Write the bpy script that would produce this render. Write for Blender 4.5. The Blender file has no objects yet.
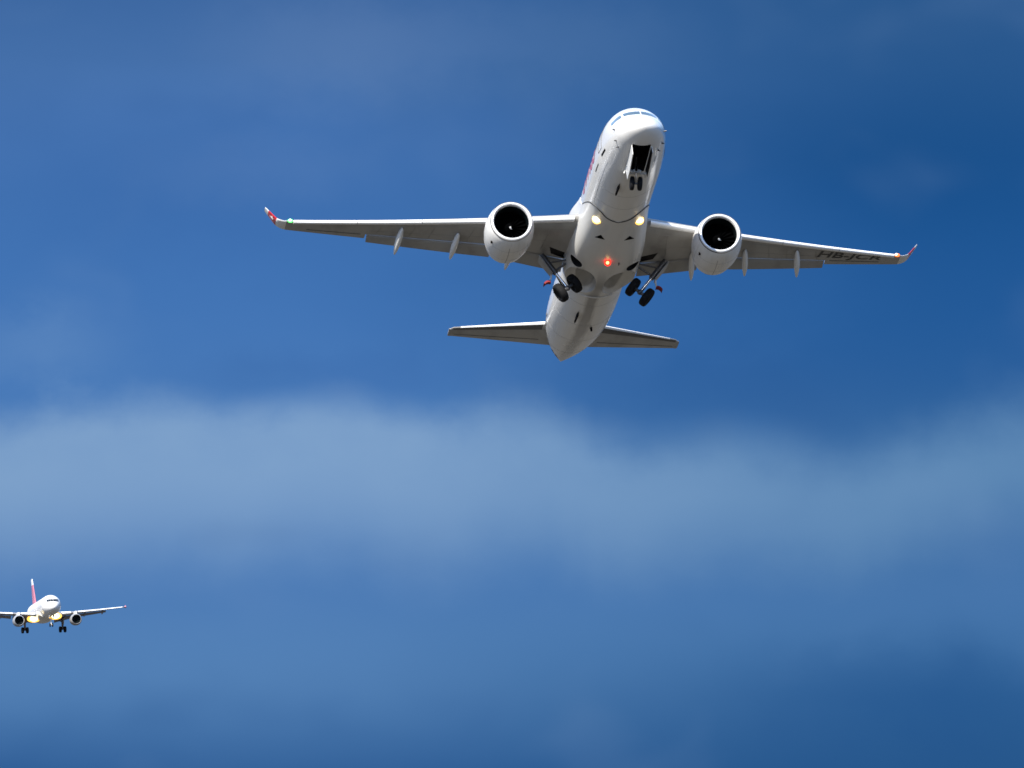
import bpy, bmesh, math, random
from mathutils import Vector, Matrix, Euler
R = math.radians
sin, cos, pi = math.sin, math.cos, math.pi
random.seed(7)
scene = bpy.context.scene
col = scene.collection

# ------------------------------------------------------------------ camera
PITCH = 3.0                      # the camera looks 3 degrees above the horizon
CAM_H = 2.0
cam = bpy.data.cameras.new('camera')
cam.lens = 400.0; cam.sensor_width = 36.0
cam.clip_start = 1.0; cam.clip_end = 80000.0
cam_ob = bpy.data.objects.new('camera', cam); col.objects.link(cam_ob)
cam_ob.location = (0, 0, CAM_H)
cam_ob.rotation_euler = (R(90 + PITCH), 0, 0)
scene.camera = cam_ob
EXPOSURE = 0.9
scene.view_settings.view_transform = 'Standard'
scene.view_settings.look = 'None'
scene.view_settings.gamma = 1.0
scene.view_settings.exposure = EXPOSURE
scene.cycles.use_denoising = True
scene.cycles.filter_width = 1.6

# ------------------------------------------------------------------ sun
SUN_EL, SUN_AZ = 43.0, 209.0     # compass azimuth, 0 = +Y (the view), 180 = behind the camera
sd = Vector((sin(R(SUN_AZ)) * cos(R(SUN_EL)), cos(R(SUN_AZ)) * cos(R(SUN_EL)), sin(R(SUN_EL))))
sun = bpy.data.lights.new('sun', 'SUN'); sun.energy = 5.0; sun.angle = R(0.53); sun.color = (1.0, 0.95, 0.87)
sun_ob = bpy.data.objects.new('sun', sun); col.objects.link(sun_ob)
sun_ob.rotation_euler = sd.to_track_quat('Z', 'Y').to_euler()
sun_ob.location = (0, 0, 300)

# ------------------------------------------------------------------ node helper
class NT:
    """tiny wrapper for writing shader maths as expressions"""
    def __init__(self, tree): self.t = tree
    def node(self, kind, **kw):
        n = self.t.nodes.new(kind)
        for k, v in kw.items(): setattr(n, k, v)
        return n
    def put(self, sock, v):
        if isinstance(v, (int, float)): sock.default_value = v
        elif isinstance(v, tuple): sock.default_value = v
        else: self.t.links.new(v, sock)
    def m(self, op, a, b=0.0, c=None, clamp=False):
        n = self.node('ShaderNodeMath', operation=op); n.use_clamp = clamp
        self.put(n.inputs[0], a); self.put(n.inputs[1], b)
        if c is not None: self.put(n.inputs[2], c)
        return n.outputs[0]
    def add(self, a, b): return self.m('ADD', a, b)
    def sub(self, a, b): return self.m('SUBTRACT', a, b)
    def mul(self, a, b): return self.m('MULTIPLY', a, b)
    def step(self, x, lo, hi, a=0.0, b=1.0):
        n = self.node('ShaderNodeMapRange', interpolation_type='SMOOTHSTEP')
        self.put(n.inputs[0], x)
        for i, v in enumerate((lo, hi, a, b)): self.put(n.inputs[i + 1], v)
        return n.outputs[0]
    def vec(self, x, y, z):
        n = self.node('ShaderNodeCombineXYZ')
        for i, v in enumerate((x, y, z)): self.put(n.inputs[i], v)
        return n.outputs[0]
    def noise(self, v, scale, detail=4, rough=0.5, dist=0.0):
        n = self.node('ShaderNodeTexNoise'); self.t.links.new(v, n.inputs['Vector'])
        n.inputs['Scale'].default_value = scale; n.inputs['Detail'].default_value = detail
        n.inputs['Roughness'].default_value = rough; n.inputs['Distortion'].default_value = dist
        return n.outputs[0]
    def mix(self, f, a, b, blend='MIX'):
        n = self.node('ShaderNodeMix', data_type='RGBA', blend_type=blend)
        self.put(n.inputs[0], f); self.put(n.inputs[6], a); self.put(n.inputs[7], b)
        return n.outputs[2]
    def ramp(self, x, stops, interp='B_SPLINE'):
        n = self.node('ShaderNodeValToRGB'); r = n.color_ramp; r.interpolation = interp
        while len(r.elements) < len(stops): r.elements.new(0.5)
        for e, (p, c) in zip(r.elements, stops): e.position = p; e.color = c
        self.put(n.inputs[0], x)
        return n.outputs[0]

def lin(r, g, b):
    f = lambda v: (v / 255 / 12.92) if v / 255 <= 0.04045 else ((v / 255 + 0.055) / 1.055) ** 2.4
    return (f(r), f(g), f(b), 1.0)

# ------------------------------------------------------------------ sky: clear Nishita sky with hazy cloud banks low down
world = bpy.data.worlds.new('World'); scene.world = world; world.use_nodes = True
wt = world.node_tree; wt.nodes.clear(); N = NT(wt)
out = N.node('ShaderNodeOutputWorld'); bg = N.node('ShaderNodeBackground')
SKY_STRENGTH = 0.14
bg.inputs['Strength'].default_value = SKY_STRENGTH
wt.links.new(bg.outputs[0], out.inputs['Surface'])
sky = N.node('ShaderNodeTexSky', sky_type='NISHITA')
sky.sun_disc = False; sky.sun_elevation = R(SUN_EL); sky.sun_rotation = R(SUN_AZ); sky.altitude = 300
sky.air_density = 1.0; sky.dust_density = 0.6; sky.ozone_density = 3.0
tc = N.node('ShaderNodeTexCoord'); sp = N.node('ShaderNodeSeparateXYZ')
wt.links.new(tc.outputs['Generated'], sp.inputs[0])
DEG = 57.29578
az = N.mul(N.m('ARCTAN2', sp.outputs[0], sp.outputs[1]), DEG)          # degrees of compass
el = N.mul(N.m('ARCSINE', sp.outputs[2]), DEG)                          # degrees of elevation
q = N.vec(az, N.mul(el, 1.9), 0.0)                                       # banks are wider than high
qr = N.vec(az, N.mul(el, 1.25), 3.1)
n_big = N.sub(N.noise(q, 0.55, 3, 0.5), 0.5)
n_mid = N.sub(N.noise(qr, 1.25, 2, 0.45, 0.2), 0.5)
n_fine = N.sub(N.noise(qr, 4.6, 4, 0.55), 0.5)
elw = N.add(el, N.add(N.mul(n_big, 0.22), N.mul(n_mid, 0.08)))
# clear air and thin veils, towards the left (hazier) and the right (deeper) of the cloud bank
def py(y): return min(1, max(0, (PITCH + (384 - y) / 198.6 - 0.9) / 4.6))
tt = N.m('DIVIDE', N.sub(elw, 0.9), 4.6, clamp=True)
left_c = N.ramp(tt, [(0.0, lin(40, 90, 150)), (py(740), lin(70, 118, 176)), (py(690), lin(90, 137, 192)), (py(630), lin(88, 136, 194)),
                     (py(585), lin(82, 130, 192)), (py(460), lin(86, 136, 198)), (py(350), lin(74, 126, 194)), (py(240), lin(68, 121, 190)),
                     (py(120), lin(76, 122, 187)), (py(60), lin(78, 123, 184)), (1.0, lin(44, 90, 152))])
right_c = N.ramp(tt, [(0.0, lin(40, 90, 146)), (py(700), lin(46, 98, 155)), (py(640), lin(72, 122, 178)), (py(585), lin(78, 126, 184)),
                      (py(470), lin(66, 116, 172)), (py(370), lin(42, 98, 164)), (py(260), lin(36, 94, 160)), (py(160), lin(26, 84, 147)),
                      (py(60), lin(47, 96, 153)), (1.0, lin(48, 94, 150))])
side = N.step(N.add(az, N.mul(n_big, 1.6)), -1.5, 2.3)
air = N.mix(side, left_c, right_c)
# the long cloud bank: crisp lumpy top, ragged fading foot
g1 = lambda v: (v, v, v, 1)
top = N.ramp(N.m('DIVIDE', N.add(az, 3.0), 6.0, clamp=True),
             [(0.070, g1(0.430)), (0.121, g1(0.470)), (0.213, g1(0.505)), (0.268, g1(0.470)), (0.322, g1(0.510)), (0.364, g1(0.500)), (0.406, g1(0.430)), (0.440, g1(0.400)), (0.490, g1(0.450)), (0.528, g1(0.450)), (0.553, g1(0.390)), (0.574, g1(0.320)), (0.607, g1(0.290)), (0.649, g1(0.320)), (0.683, g1(0.345)), (0.742, g1(0.300)), (0.784, g1(0.250)), (0.809, g1(0.290)), (0.842, g1(0.380)), (0.884, g1(0.440)), (0.922, g1(0.500))], 'EASE')
top_el = N.add(2.45, N.mul(top, 1.0))
over = N.sub(N.add(top_el, N.add(N.mul(n_mid, 0.16), N.mul(n_fine, 0.13))), el)     # degrees below the bank's top
bank = N.mul(N.step(over, N.step(az, -1.0, 2.4, -0.10, -0.16), N.step(az, -1.0, 2.4, 0.20, 0.34)), N.step(over, N.step(az, -1.5, 2.0, 1.10, 0.85), 0.34))
bank = N.mul(bank, N.add(0.90, N.add(N.add(N.mul(n_fine, 0.16), N.mul(n_mid, 0.30)), N.mul(n_big, 0.25))))
bank_c = N.mix(N.step(az, -1.2, 2.5), lin(138, 174, 216), lin(104, 148, 194))
low = N.mix(N.m('MULTIPLY', bank, 0.95, clamp=True), air, bank_c)
# soft veils: one low on the left, one high over the middle
veil = N.step(N.add(N.mul(n_mid, 1.5), N.mul(n_big, 1.2)), 0.02, 0.62, 0.0, 0.16)
low = N.mix(veil, low, lin(128, 164, 210))
shade = N.step(N.add(N.mul(n_mid, -1.3), N.mul(n_big, -1.5)), 0.05, 0.7, 0.0, 0.22)
low = N.mix(shade, low, lin(34, 84, 148))
def puff(px, y, rx, ry):
    a0, e0 = (px - 512) / 198.6, PITCH + (384 - y) / 198.6
    dx = N.m('DIVIDE', N.add(N.sub(az, a0), N.mul(n_mid, 0.5)), rx / 198.6); dy = N.m('DIVIDE', N.add(N.sub(el, e0), N.mul(n_fine, 0.3)), ry / 198.6)
    return N.step(N.m('SQRT', N.add(N.mul(dx, dx), N.mul(dy, dy))), 1.0, 0.0)
for px_, y_, rx_, ry_, k_, c_ in ((340, 45, 210, 90, .20, lin(130, 160, 205)), (250, 170, 170, 50, .12, lin(125, 160, 210)), (40, 345, 130, 65, .24, lin(128, 168, 215)),
                                  (560, 40, 190, 70, .12, lin(120, 155, 200)), (910, 690, 260, 75, .30, lin(32, 86, 148)), (880, 150, 300, 140, .18, lin(24, 80, 142)), (700, 385, 260, 75, .30, lin(34, 88, 154)), (150, 190, 260, 110, .22, lin(46, 98, 168)), (330, 375, 260, 40, .25, lin(58, 108, 178))):
    low = N.mix(N.mul(puff(px_, y_, rx_, ry_), k_), low, c_)
SKY_TONE = 1 / SKY_STRENGTH / 2 ** EXPOSURE
low = N.mix(1.0, low, (0.86 * SKY_TONE, 0.87 * SKY_TONE, 0.87 * SKY_TONE, 1), 'MULTIPLY')
full = N.mix(N.step(el, 6.5, 16.0), low, sky.outputs[0])
wt.links.new(full, bg.inputs['Color'])

# ------------------------------------------------------------------ materials
def material(name, base, rough=0.4, metal=0.0, coat=0.0, emit=None, emit_s=0.0, dirt=None, dirt_s=0.0, scale=(1, 1, 1), bump=0.0):
    m = bpy.data.materials.new(name); m.use_nodes = True
    n = NT(m.node_tree); b = m.node_tree.nodes['Principled BSDF']
    b.inputs['Base Color'].default_value = base + (1,)
    b.inputs['Roughness'].default_value = rough; b.inputs['Metallic'].default_value = metal
    b.inputs['Coat Weight'].default_value = coat; b.inputs['Coat Roughness'].default_value = 0.12
    t = n.node('ShaderNodeTexCoord')
    mp = n.node('ShaderNodeMapping'); mp.inputs['Scale'].default_value = scale
    m.node_tree.links.new(t.outputs['Object'], mp.inputs['Vector'])
    f1 = n.noise(mp.outputs[0], 1.0, 6, 0.6)
    if dirt:
        f = n.step(f1, 0.42, 0.78, 0.0, dirt_s)
        m.node_tree.links.new(n.mix(f, base + (1,), dirt + (1,)), b.inputs['Base Color'])
    m.node_tree.links.new(n.step(f1, 0.3, 0.75, rough * 0.85, min(1, rough * 1.3)), b.inputs['Roughness'])
    if emit:
        b.inputs['Emission Color'].default_value = emit + (1,); b.inputs['Emission Strength'].default_value = emit_s
    return m

WHITE = material('white_paint', (0.76, 0.75, 0.72), 0.30, coat=0.5, dirt=(0.50, 0.47, 0.42), dirt_s=0.35, scale=(2.6, 0.22, 2.6))
FAIR = material('fairing_paint', (0.68, 0.67, 0.64), 0.32, coat=0.35, dirt=(0.44, 0.42, 0.38), dirt_s=0.45, scale=(1.6, 0.2, 1.6))
def keel_streak(m):  # oil streaks along the keel, with a dark reflection painted in
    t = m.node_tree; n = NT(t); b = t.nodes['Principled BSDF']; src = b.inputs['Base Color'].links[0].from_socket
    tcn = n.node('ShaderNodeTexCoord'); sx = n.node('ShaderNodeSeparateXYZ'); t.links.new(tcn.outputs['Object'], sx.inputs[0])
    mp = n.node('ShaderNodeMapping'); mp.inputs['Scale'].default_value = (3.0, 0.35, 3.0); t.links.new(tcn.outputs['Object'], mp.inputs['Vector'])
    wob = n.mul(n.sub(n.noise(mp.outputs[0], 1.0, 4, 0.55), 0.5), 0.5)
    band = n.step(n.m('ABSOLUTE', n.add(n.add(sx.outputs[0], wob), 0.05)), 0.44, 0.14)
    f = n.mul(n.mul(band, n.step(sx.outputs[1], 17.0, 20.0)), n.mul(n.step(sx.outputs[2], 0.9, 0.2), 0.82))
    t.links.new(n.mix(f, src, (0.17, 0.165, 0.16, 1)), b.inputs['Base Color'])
SKIN = material('fuselage_white_paint', (0.77, 0.76, 0.73), 0.22, coat=0.6, dirt=(0.58, 0.56, 0.52), dirt_s=0.2, scale=(2.0, 0.12, 2.0))
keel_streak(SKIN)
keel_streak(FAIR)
GREY = material('wing_grey_paint', (0.32, 0.312, 0.295), 0.38, coat=0.2, dirt=(0.17, 0.16, 0.145), dirt_s=0.6, scale=(0.9, 0.35, 2))
SILVER = material('leading_edge_white', (0.86, 0.86, 0.85), 0.30, metal=0.0, dirt=(0.6, 0.58, 0.55), dirt_s=0.1, scale=(1.2, 1.2, 1.2))
LIP = material('polished_inlet_lip', (0.84, 0.84, 0.84), 0.28, metal=0.35, dirt=(0.6, 0.58, 0.55), dirt_s=0.2, scale=(2, 2, 2))
BLACK = material('black_rubber', (0.008, 0.008, 0.009), 0.7, dirt=(0.018, 0.017, 0.016), dirt_s=0.6, scale=(5, 5, 5))
DARK = material('dark_bay_interior', (0.012, 0.012, 0.014), 0.7, dirt=(0.03, 0.028, 0.026), dirt_s=0.6, scale=(4, 4, 4))
SEAL = material('dark_sealant', (0.05, 0.048, 0.045), 0.6)
BAND = material('dark_strip_grey', (0.075, 0.072, 0.068), 0.4, dirt=(0.16, 0.15, 0.14), dirt_s=0.4, scale=(1, 3, 1))
STEEL = material('gear_steel', (0.10, 0.10, 0.105), 0.35, metal=0.4, dirt=(0.10, 0.09, 0.08), dirt_s=0.7, scale=(6, 6, 6))
CHROME = material('oleo_chrome', (0.85, 0.85, 0.85), 0.15, metal=1.0)
RED = material('livery_red', (0.52, 0.012, 0.022), 0.32, coat=0.4, dirt=(0.36, 0.02, 0.03), dirt_s=0.3, scale=(2, 1, 2))
INK = material('black_lettering', (0.005, 0.005, 0.006), 0.85)
GLASS = material('cockpit_glass', (0.07, 0.11, 0.13), 0.10, metal=0.0, coat=1.0)  # blue in the base colour stands in for reflected sky
PANE = material('cabin_glass', (0.03, 0.035, 0.04), 0.1)
BURNT = material('burnt_titanium', (0.20, 0.14, 0.10), 0.42, metal=0.7, dirt=(0.09, 0.06, 0.045), dirt_s=0.7, scale=(5, 2, 5))
FAN = material('fan_blade_black', (0.0012, 0.0013, 0.0015), 0.9)
FAN.node_tree.nodes['Principled BSDF'].inputs['Specular IOR Level'].default_value = 0.08
LINER = material('inlet_liner_dark', (0.004, 0.007, 0.008), 0.55)
MARK = material('white_marking', (0.8, 0.8, 0.8), 0.4)
for m_, sp_ in ((INK, .03), (BLACK, .15), (FAN, 0.0), (LINER, .08), (DARK, .1)):
    m_.node_tree.nodes['Principled BSDF'].inputs['Specular IOR Level'].default_value = sp_
TITLE = material('title_red', (0.40, 0.13, 0.21), 0.5)
REGO = material('registration_grey', (0.035, 0.034, 0.033), 0.6)
JOINT = material('skin_joint_grey', (0.26, 0.25, 0.235), 0.6)
RED_DULL = material('dull_red_paint', (0.20, 0.006, 0.008), 0.7)
NACELLE2 = material('far_nacelle_grey', (0.26, 0.27, 0.29), 0.4)
LAMP = material('lit_landing_lamp', (0.9, 0.85, 0.7), 0.3, emit=(1.0, 0.88, 0.56), emit_s=2.6)
LAMP_GLARE = material('lamp_glare_orange', (0.9, 0.7, 0.3), 0.3, emit=(1.0, 0.52, 0.06), emit_s=1.0)  # glowing shell that imitates the glare around a landing lamp
BEACON = material('lit_beacon_lens', (0.7, 0.02, 0.01), 0.3, emit=(1.0, 0.02, 0.01), emit_s=1.6)
BEACON_CORE = material('lit_beacon_core', (0.9, 0.6, 0.2), 0.3, emit=(1.0, 0.70, 0.22), emit_s=1.4)
NAVG = material('lit_green_lamp', (0.1, 0.8, 0.2), 0.3, emit=(0.12, 1.0, 0.16), emit_s=1.6)
NAVR = material('lit_red_lamp', (0.8, 0.1, 0.05), 0.3, emit=(1.0, 0.16, 0.03), emit_s=1.4)
NAVCORE = material('lit_white_core', (0.9, 0.9, 0.8), 0.3, emit=(1.0, 0.95, 0.75), emit_s=2.0)

# ------------------------------------------------------------------ mesh helpers
def make(name, bm, mats, parent=None, sharp=35, smooth=True):
    bmesh.ops.recalc_face_normals(bm, faces=bm.faces[:])
    me = bpy.data.meshes.new(name); bm.to_mesh(me); bm.free()
    for m in (mats if isinstance(mats, (list, tuple)) else [mats]): me.materials.append(m)
    if smooth:
        for p in me.polygons: p.use_smooth = True
        me.set_sharp_from_angle(angle=R(sharp))
    o = bpy.data.objects.new(name, me); col.objects.link(o)
    if parent: o.parent = parent
    return o

def loft(rings, caps=True, closed=True, bm=None, mat=0):
    bm = bm or bmesh.new()
    vs = [[bm.verts.new(p) for p in r] for r in rings]
    n = len(rings[0])
    for a, b in zip(vs, vs[1:]):
        for i in range(n if closed else n - 1):
            j = (i + 1) % n
            f = bm.faces.new((a[i], a[j], b[j], b[i])); f.material_index = mat
    if caps:
        for r in (vs[0], vs[-1]):
            f = bm.faces.new(r); f.material_index = mat
    return bm

def tube(p0, p1, r0, r1=None, seg=14, bm=None, mat=0):
    p0, p1 = Vector(p0), Vector(p1); r1 = r0 if r1 is None else r1
    d = (p1 - p0).normalized(); a = d.orthogonal().normalized(); b = d.cross(a)
    ring = lambda c, r: [c + (a * cos(2 * pi * i / seg) + b * sin(2 * pi * i / seg)) * r for i in range(seg)]
    return loft([ring(p0, r0), ring(p1, r1)], bm=bm, mat=mat)

def path_tube(pts, r, seg=8, bm=None):
    bm = bm or bmesh.new(); pts = [Vector(p) for p in pts]; rings = []
    for i, p in enumerate(pts):
        d = (pts[min(i + 1, len(pts) - 1)] - pts[max(i - 1, 0)]).normalized()
        a = d.cross(Vector((0, 0, 1)))
        a = a.normalized() if a.length > 1e-4 else d.orthogonal().normalized(); b = d.cross(a)
        rings.append([p + (a * cos(2 * pi * k / seg) + b * sin(2 * pi * k / seg)) * r for k in range(seg)])
    return loft(rings, bm=bm)

def box(c, size, rot=None, bm=None, mat=0, taper=1.0):
    bm = bm or bmesh.new(); c = Vector(c); vs = []
    for z in (-.5, .5):
        k = taper if z > 0 else 1
        for x, y in ((-.5, -.5), (.5, -.5), (.5, .5), (-.5, .5)):
            v = Vector((x * size[0] * k, y * size[1] * k, z * size[2]))
            if rot is not None: v = rot @ v
            vs.append(bm.verts.new(c + v))
    for f in ((3, 2, 1, 0), (4, 5, 6, 7), (0, 1, 5, 4), (1, 2, 6, 5), (2, 3, 7, 6), (3, 0, 4, 7)):
        bm.faces.new([vs[i] for i in f]).material_index = mat
    return bm

def plate(corners, thick, bm=None, mat=0):
    """a quad plate with real thickness"""
    bm = bm or bmesh.new(); c = [Vector(p) for p in corners]
    n = (c[1] - c[0]).cross(c[2] - c[0]).normalized() * thick / 2
    return loft([[p - n for p in c], [p + n for p in c]], bm=bm, mat=mat)

def lathe(profile, seg=64, axis=None, bm=None, mat=0, close=False):
    """profile of (y, r) turned about local Y, then moved by axis (a Matrix)"""
    bm = bm or bmesh.new(); rings = []
    for y, r in profile:
        ring = [Vector((r * cos(2 * pi * i / seg), y, r * sin(2 * pi * i / seg))) for i in range(seg)]
        rings.append([axis @ p for p in ring] if axis else ring)
    if close: rings.append(rings[0])
    loft(rings, caps=False, bm=bm, mat=mat)
    return bm

def ball(c, r, bm=None, mat=0, squash=(1, 1, 1), seg=20):
    bm = bm or bmesh.new()
    g = bmesh.ops.create_uvsphere(bm, u_segments=seg, v_segments=seg // 2, radius=r)
    for v in g['verts']: v.co = Vector((v.co.x * squash[0], v.co.y * squash[1], v.co.z * squash[2])) + Vector(c)
    for f in bm.faces:
        if any(v in g['verts'] for v in f.verts[:1]): f.material_index = mat
    return bm

def carve(ob, cutters, slot=1, angle=35):
    """openings cut into a closed mesh; the cut faces take the material of the given slot"""
    for cb in cutters:
        tmp = make('cutter', cb, list(ob.data.materials), ob.parent, smooth=False)
        for p in tmp.data.polygons: p.material_index = slot
        md = ob.modifiers.new('cut', 'BOOLEAN'); md.operation = 'DIFFERENCE'; md.object = tmp; md.solver = 'EXACT'
        bpy.context.view_layer.update()
        me = bpy.data.meshes.new_from_object(ob.evaluated_get(bpy.context.evaluated_depsgraph_get()))
        ob.modifiers.clear(); ob.data = me; me.name = ob.name
        bpy.data.objects.remove(tmp)
    for p in ob.data.polygons: p.use_smooth = True
    ob.data.set_sharp_from_angle(angle=R(angle))

def text_mesh(body, size, bold=0.0, shear=0.0):
    cu = bpy.data.curves.new('lettering', 'FONT'); cu.body = body; cu.size = size; cu.offset = bold; cu.shear = shear
    cu.align_x = 'CENTER'; cu.align_y = 'CENTER'
    o = bpy.data.objects.new('lettering', cu); col.objects.link(o)
    me = bpy.data.meshes.new_from_object(o.evaluated_get(bpy.context.evaluated_depsgraph_get()))
    bpy.data.objects.remove(o); bpy.data.curves.remove(cu)
    bm = bmesh.new(); bm.from_mesh(me); bpy.data.meshes.remove(me)
    bmesh.ops.remove_doubles(bm, verts=bm.verts[:], dist=1e-5)
    bmesh.ops.triangulate(bm, faces=bm.faces[:])
    for _ in range(2): bmesh.ops.subdivide_edges(bm, edges=[e for e in bm.edges if e.calc_length() > 0.25], cuts=1)
    return bm

def interp(tab, x):
    if x <= tab[0][0]: return tab[0][1]
    for (a, va), (b, vb) in zip(tab, tab[1:]):
        if x <= b:
            t = (x - a) / (b - a); return va + (vb - va) * t
    return tab[-1][1]

def smooth01(a, b, x):
    t = min(1, max(0, (x - a) / (b - a))); return t * t * (3 - 2 * t)

def thing(name, label, cat, group, mat):
    o = bpy.data.objects.new(name, None); col.objects.link(o); o.empty_display_size = 2
    o['label'] = label; o['category'] = cat; o['group'] = group
    o.matrix_world = mat
    return o

def pose_matrix(a, b, c, T):
    """body frame (nose -Y, port wing +X) into the world: nose-up a, yaw b, roll c, position T = right, ahead, up of the camera"""
    ca, sa, cb, sb, cc, sc = cos(a), sin(a), cos(b), sin(b), cos(c), sin(c)
    Rp = Matrix(((1, 0, 0), (0, ca, sa), (0, -sa, ca)))
    Ry = Matrix(((cb, -sb, 0), (sb, cb, 0), (0, 0, 1)))
    Rr = Matrix(((cc, 0, sc), (0, 1, 0), (-sc, 0, cc)))
    B = (Ry @ Rp @ Rr).to_4x4()
    return Matrix.Translation((0, 0, CAM_H)) @ Matrix.Rotation(R(PITCH), 4, 'X') @ Matrix.Translation(T) @ B

# ------------------------------------------------------------------ ground
gm = bpy.data.materials.new('dry_grass_field'); gm.use_nodes = True
g = NT(gm.node_tree); gb = gm.node_tree.nodes['Principled BSDF']; gb.inputs['Roughness'].default_value = 0.95
gt = g.node('ShaderNodeTexCoord')
g1 = g.noise(gt.outputs['Object'], 0.004, 8, 0.6); g2 = g.noise(gt.outputs['Object'], 0.6, 6, 0.65)
gc = g.ramp(g1, [(0.30, (0.030, 0.027, 0.019, 1)), (0.5, (0.050, 0.043, 0.031, 1)), (0.72, (0.074, 0.065, 0.049, 1))], 'LINEAR')
gm.node_tree.links.new(g.mix(g.step(g2, 0.3, 0.7, 0.0, 0.45), gc, (0.037, 0.032, 0.023, 1)), gb.inputs['Base Color'])
bm = bmesh.new(); S = 40000
rr = [0, 60, 400, 1500, 5000, 15000, S]; vs = []
c0 = bm.verts.new((0, 0, 0)); prev = None
for r in rr[1:]:
    ring = [bm.verts.new((r * cos(2 * pi * i / 48), r * sin(2 * pi * i / 48), 0)) for i in range(48)]
    for i in range(48):
        j = (i + 1) % 48
        bm.faces.new((c0, ring[i], ring[j]) if prev is None else (prev[i], ring[i], ring[j], prev[j]))
    prev = ring
ground = make('ground', bm, gm, smooth=False)
ground['kind'] = 'structure'; ground['label'] = 'wide flat field of dry grass under the aircraft'; ground['category'] = 'ground'

# ------------------------------------------------------------------ fuselage surface
def curve(tab, x):
    """smooth monotone curve through a table"""
    n = len(tab)
    for i in range(n - 1):
        if x <= tab[i + 1][0]: break
    d = [(tab[k + 1][1] - tab[k][1]) / (tab[k + 1][0] - tab[k][0]) for k in range(n - 1)]
    m = lambda k: 0 if k == n - 1 else d[0] if k == 0 else (0 if d[k - 1] * d[k] <= 0 else 2 * d[k - 1] * d[k] / (d[k - 1] + d[k]))
    (x0, y0), (x1, y1) = tab[i], tab[i + 1]; h = x1 - x0; t = (x - x0) / h
    return y0 * (1 + 2 * t) * (1 - t) ** 2 + h * m(i) * t * (1 - t) ** 2 + y1 * t * t * (3 - 2 * t) + h * m(i + 1) * t * t * (t - 1)

class Body:
    """half width, top and bottom of the tube at every station, and points on its skin (theta from the keel, towards port)"""
    def __init__(s, L, W, H, nose_len, nose_z, tail_y, tip_z, top_y=None, breadth=None):
        s.wide = breadth; s.taper = 3.0 if breadth else 2.3
        s.L, s.W, s.H, s.nl, s.nz, s.ty, s.tz, s.top = L, W, H, nose_len, nose_z, tail_y, tip_z, top_y
    def dims(s, y):
        L, W, H = s.L, s.W, s.H
        y = max(0.0, min(L, y))
        e = lambda n, p: math.sqrt(max(0, 1 - (1 - min(1, y / n)) ** p))
        w = W * e(s.nl, 2.0); zb = s.nz + (-H - s.nz) * e(s.nl * 0.86, 2.05); zt = s.nz + (H - s.nz) * e(s.nl * 1.12, 1.75)
        if s.wide and y < s.wide[-1][0]: w = curve(s.wide, y)
        if s.top and y < s.top[-1][0]: zt = curve(s.top, y)
        if y > s.ty:
            u = (y - s.ty) / (L - s.ty)
            w = W * (1 - 0.965 * max(0, (u - 0.06) / 0.94) ** s.taper)
            zb = -H + (s.tz - 0.14 + H) * (u ** 1.62)
            zt = H + (s.tz + 0.16 - H) * max(0, (u - 0.30) / 0.70) ** 1.9
        return w, zt, zb
    def pt(s, th, y, off=0.0):
        w, zt, zb = s.dims(y); zc, h = (zt + zb) / 2, (zt - zb) / 2
        return Vector(((w + off) * sin(th), y, zc - (h + off) * cos(th)))
    def mesh(s, n=72):
        ys = [0.004] + [s.nl * (i / 26) ** 2 for i in range(1, 27)]
        y = s.nl + 0.5
        while y < s.ty: ys.append(y); y += 0.8
        ys += [s.ty + (s.L - s.ty) * i / 26 for i in range(27)]
        return loft([[s.pt(2 * pi * i / n, y) for i in range(n)] for y in ys])

def patch(B, th0, th1, y0, y1, off, thick=0.01, n=6, k=3, fn=None):
    """a curved panel lying on the skin: fn(u, v) -> (theta, y) may bend its outline"""
    fn = fn or (lambda u, v: (th0 + (th1 - th0) * u, y0 + (y1 - y0) * v))
    bm = bmesh.new(); lay = []
    for o in (off, off - thick):
        lay.append([[bm.verts.new(B.pt(*fn(i / n, j / k), o)) for i in range(n + 1)] for j in range(k + 1)])
    for L_ in lay:
        for j in range(k):
            for i in range(n): bm.faces.new((L_[j][i], L_[j][i + 1], L_[j + 1][i + 1], L_[j + 1][i]))
    a, b = lay
    for i in range(n):
        bm.faces.new((a[0][i], a[0][i + 1], b[0][i + 1], b[0][i])); bm.faces.new((a[k][i], a[k][i + 1], b[k][i + 1], b[k][i]))
    for j in range(k):
        bm.faces.new((a[j][0], a[j + 1][0], b[j + 1][0], b[j][0])); bm.faces.new((a[j][n], a[j + 1][n], b[j + 1][n], b[j][n]))
    return bm

# ------------------------------------------------------------------ wings
def foil(tc, n=14, camber=0.018):
    """upper side from the trailing edge to the nose, then the lower side back: lists of (u, z)"""
    yt = lambda u: 5 * tc * (0.2969 * math.sqrt(u) - 0.126 * u - 0.3516 * u * u + 0.2843 * u ** 3 - 0.1036 * u ** 4)
    cz = lambda u: camber * 4 * u * (1 - u)
    return yt, cz

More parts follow.
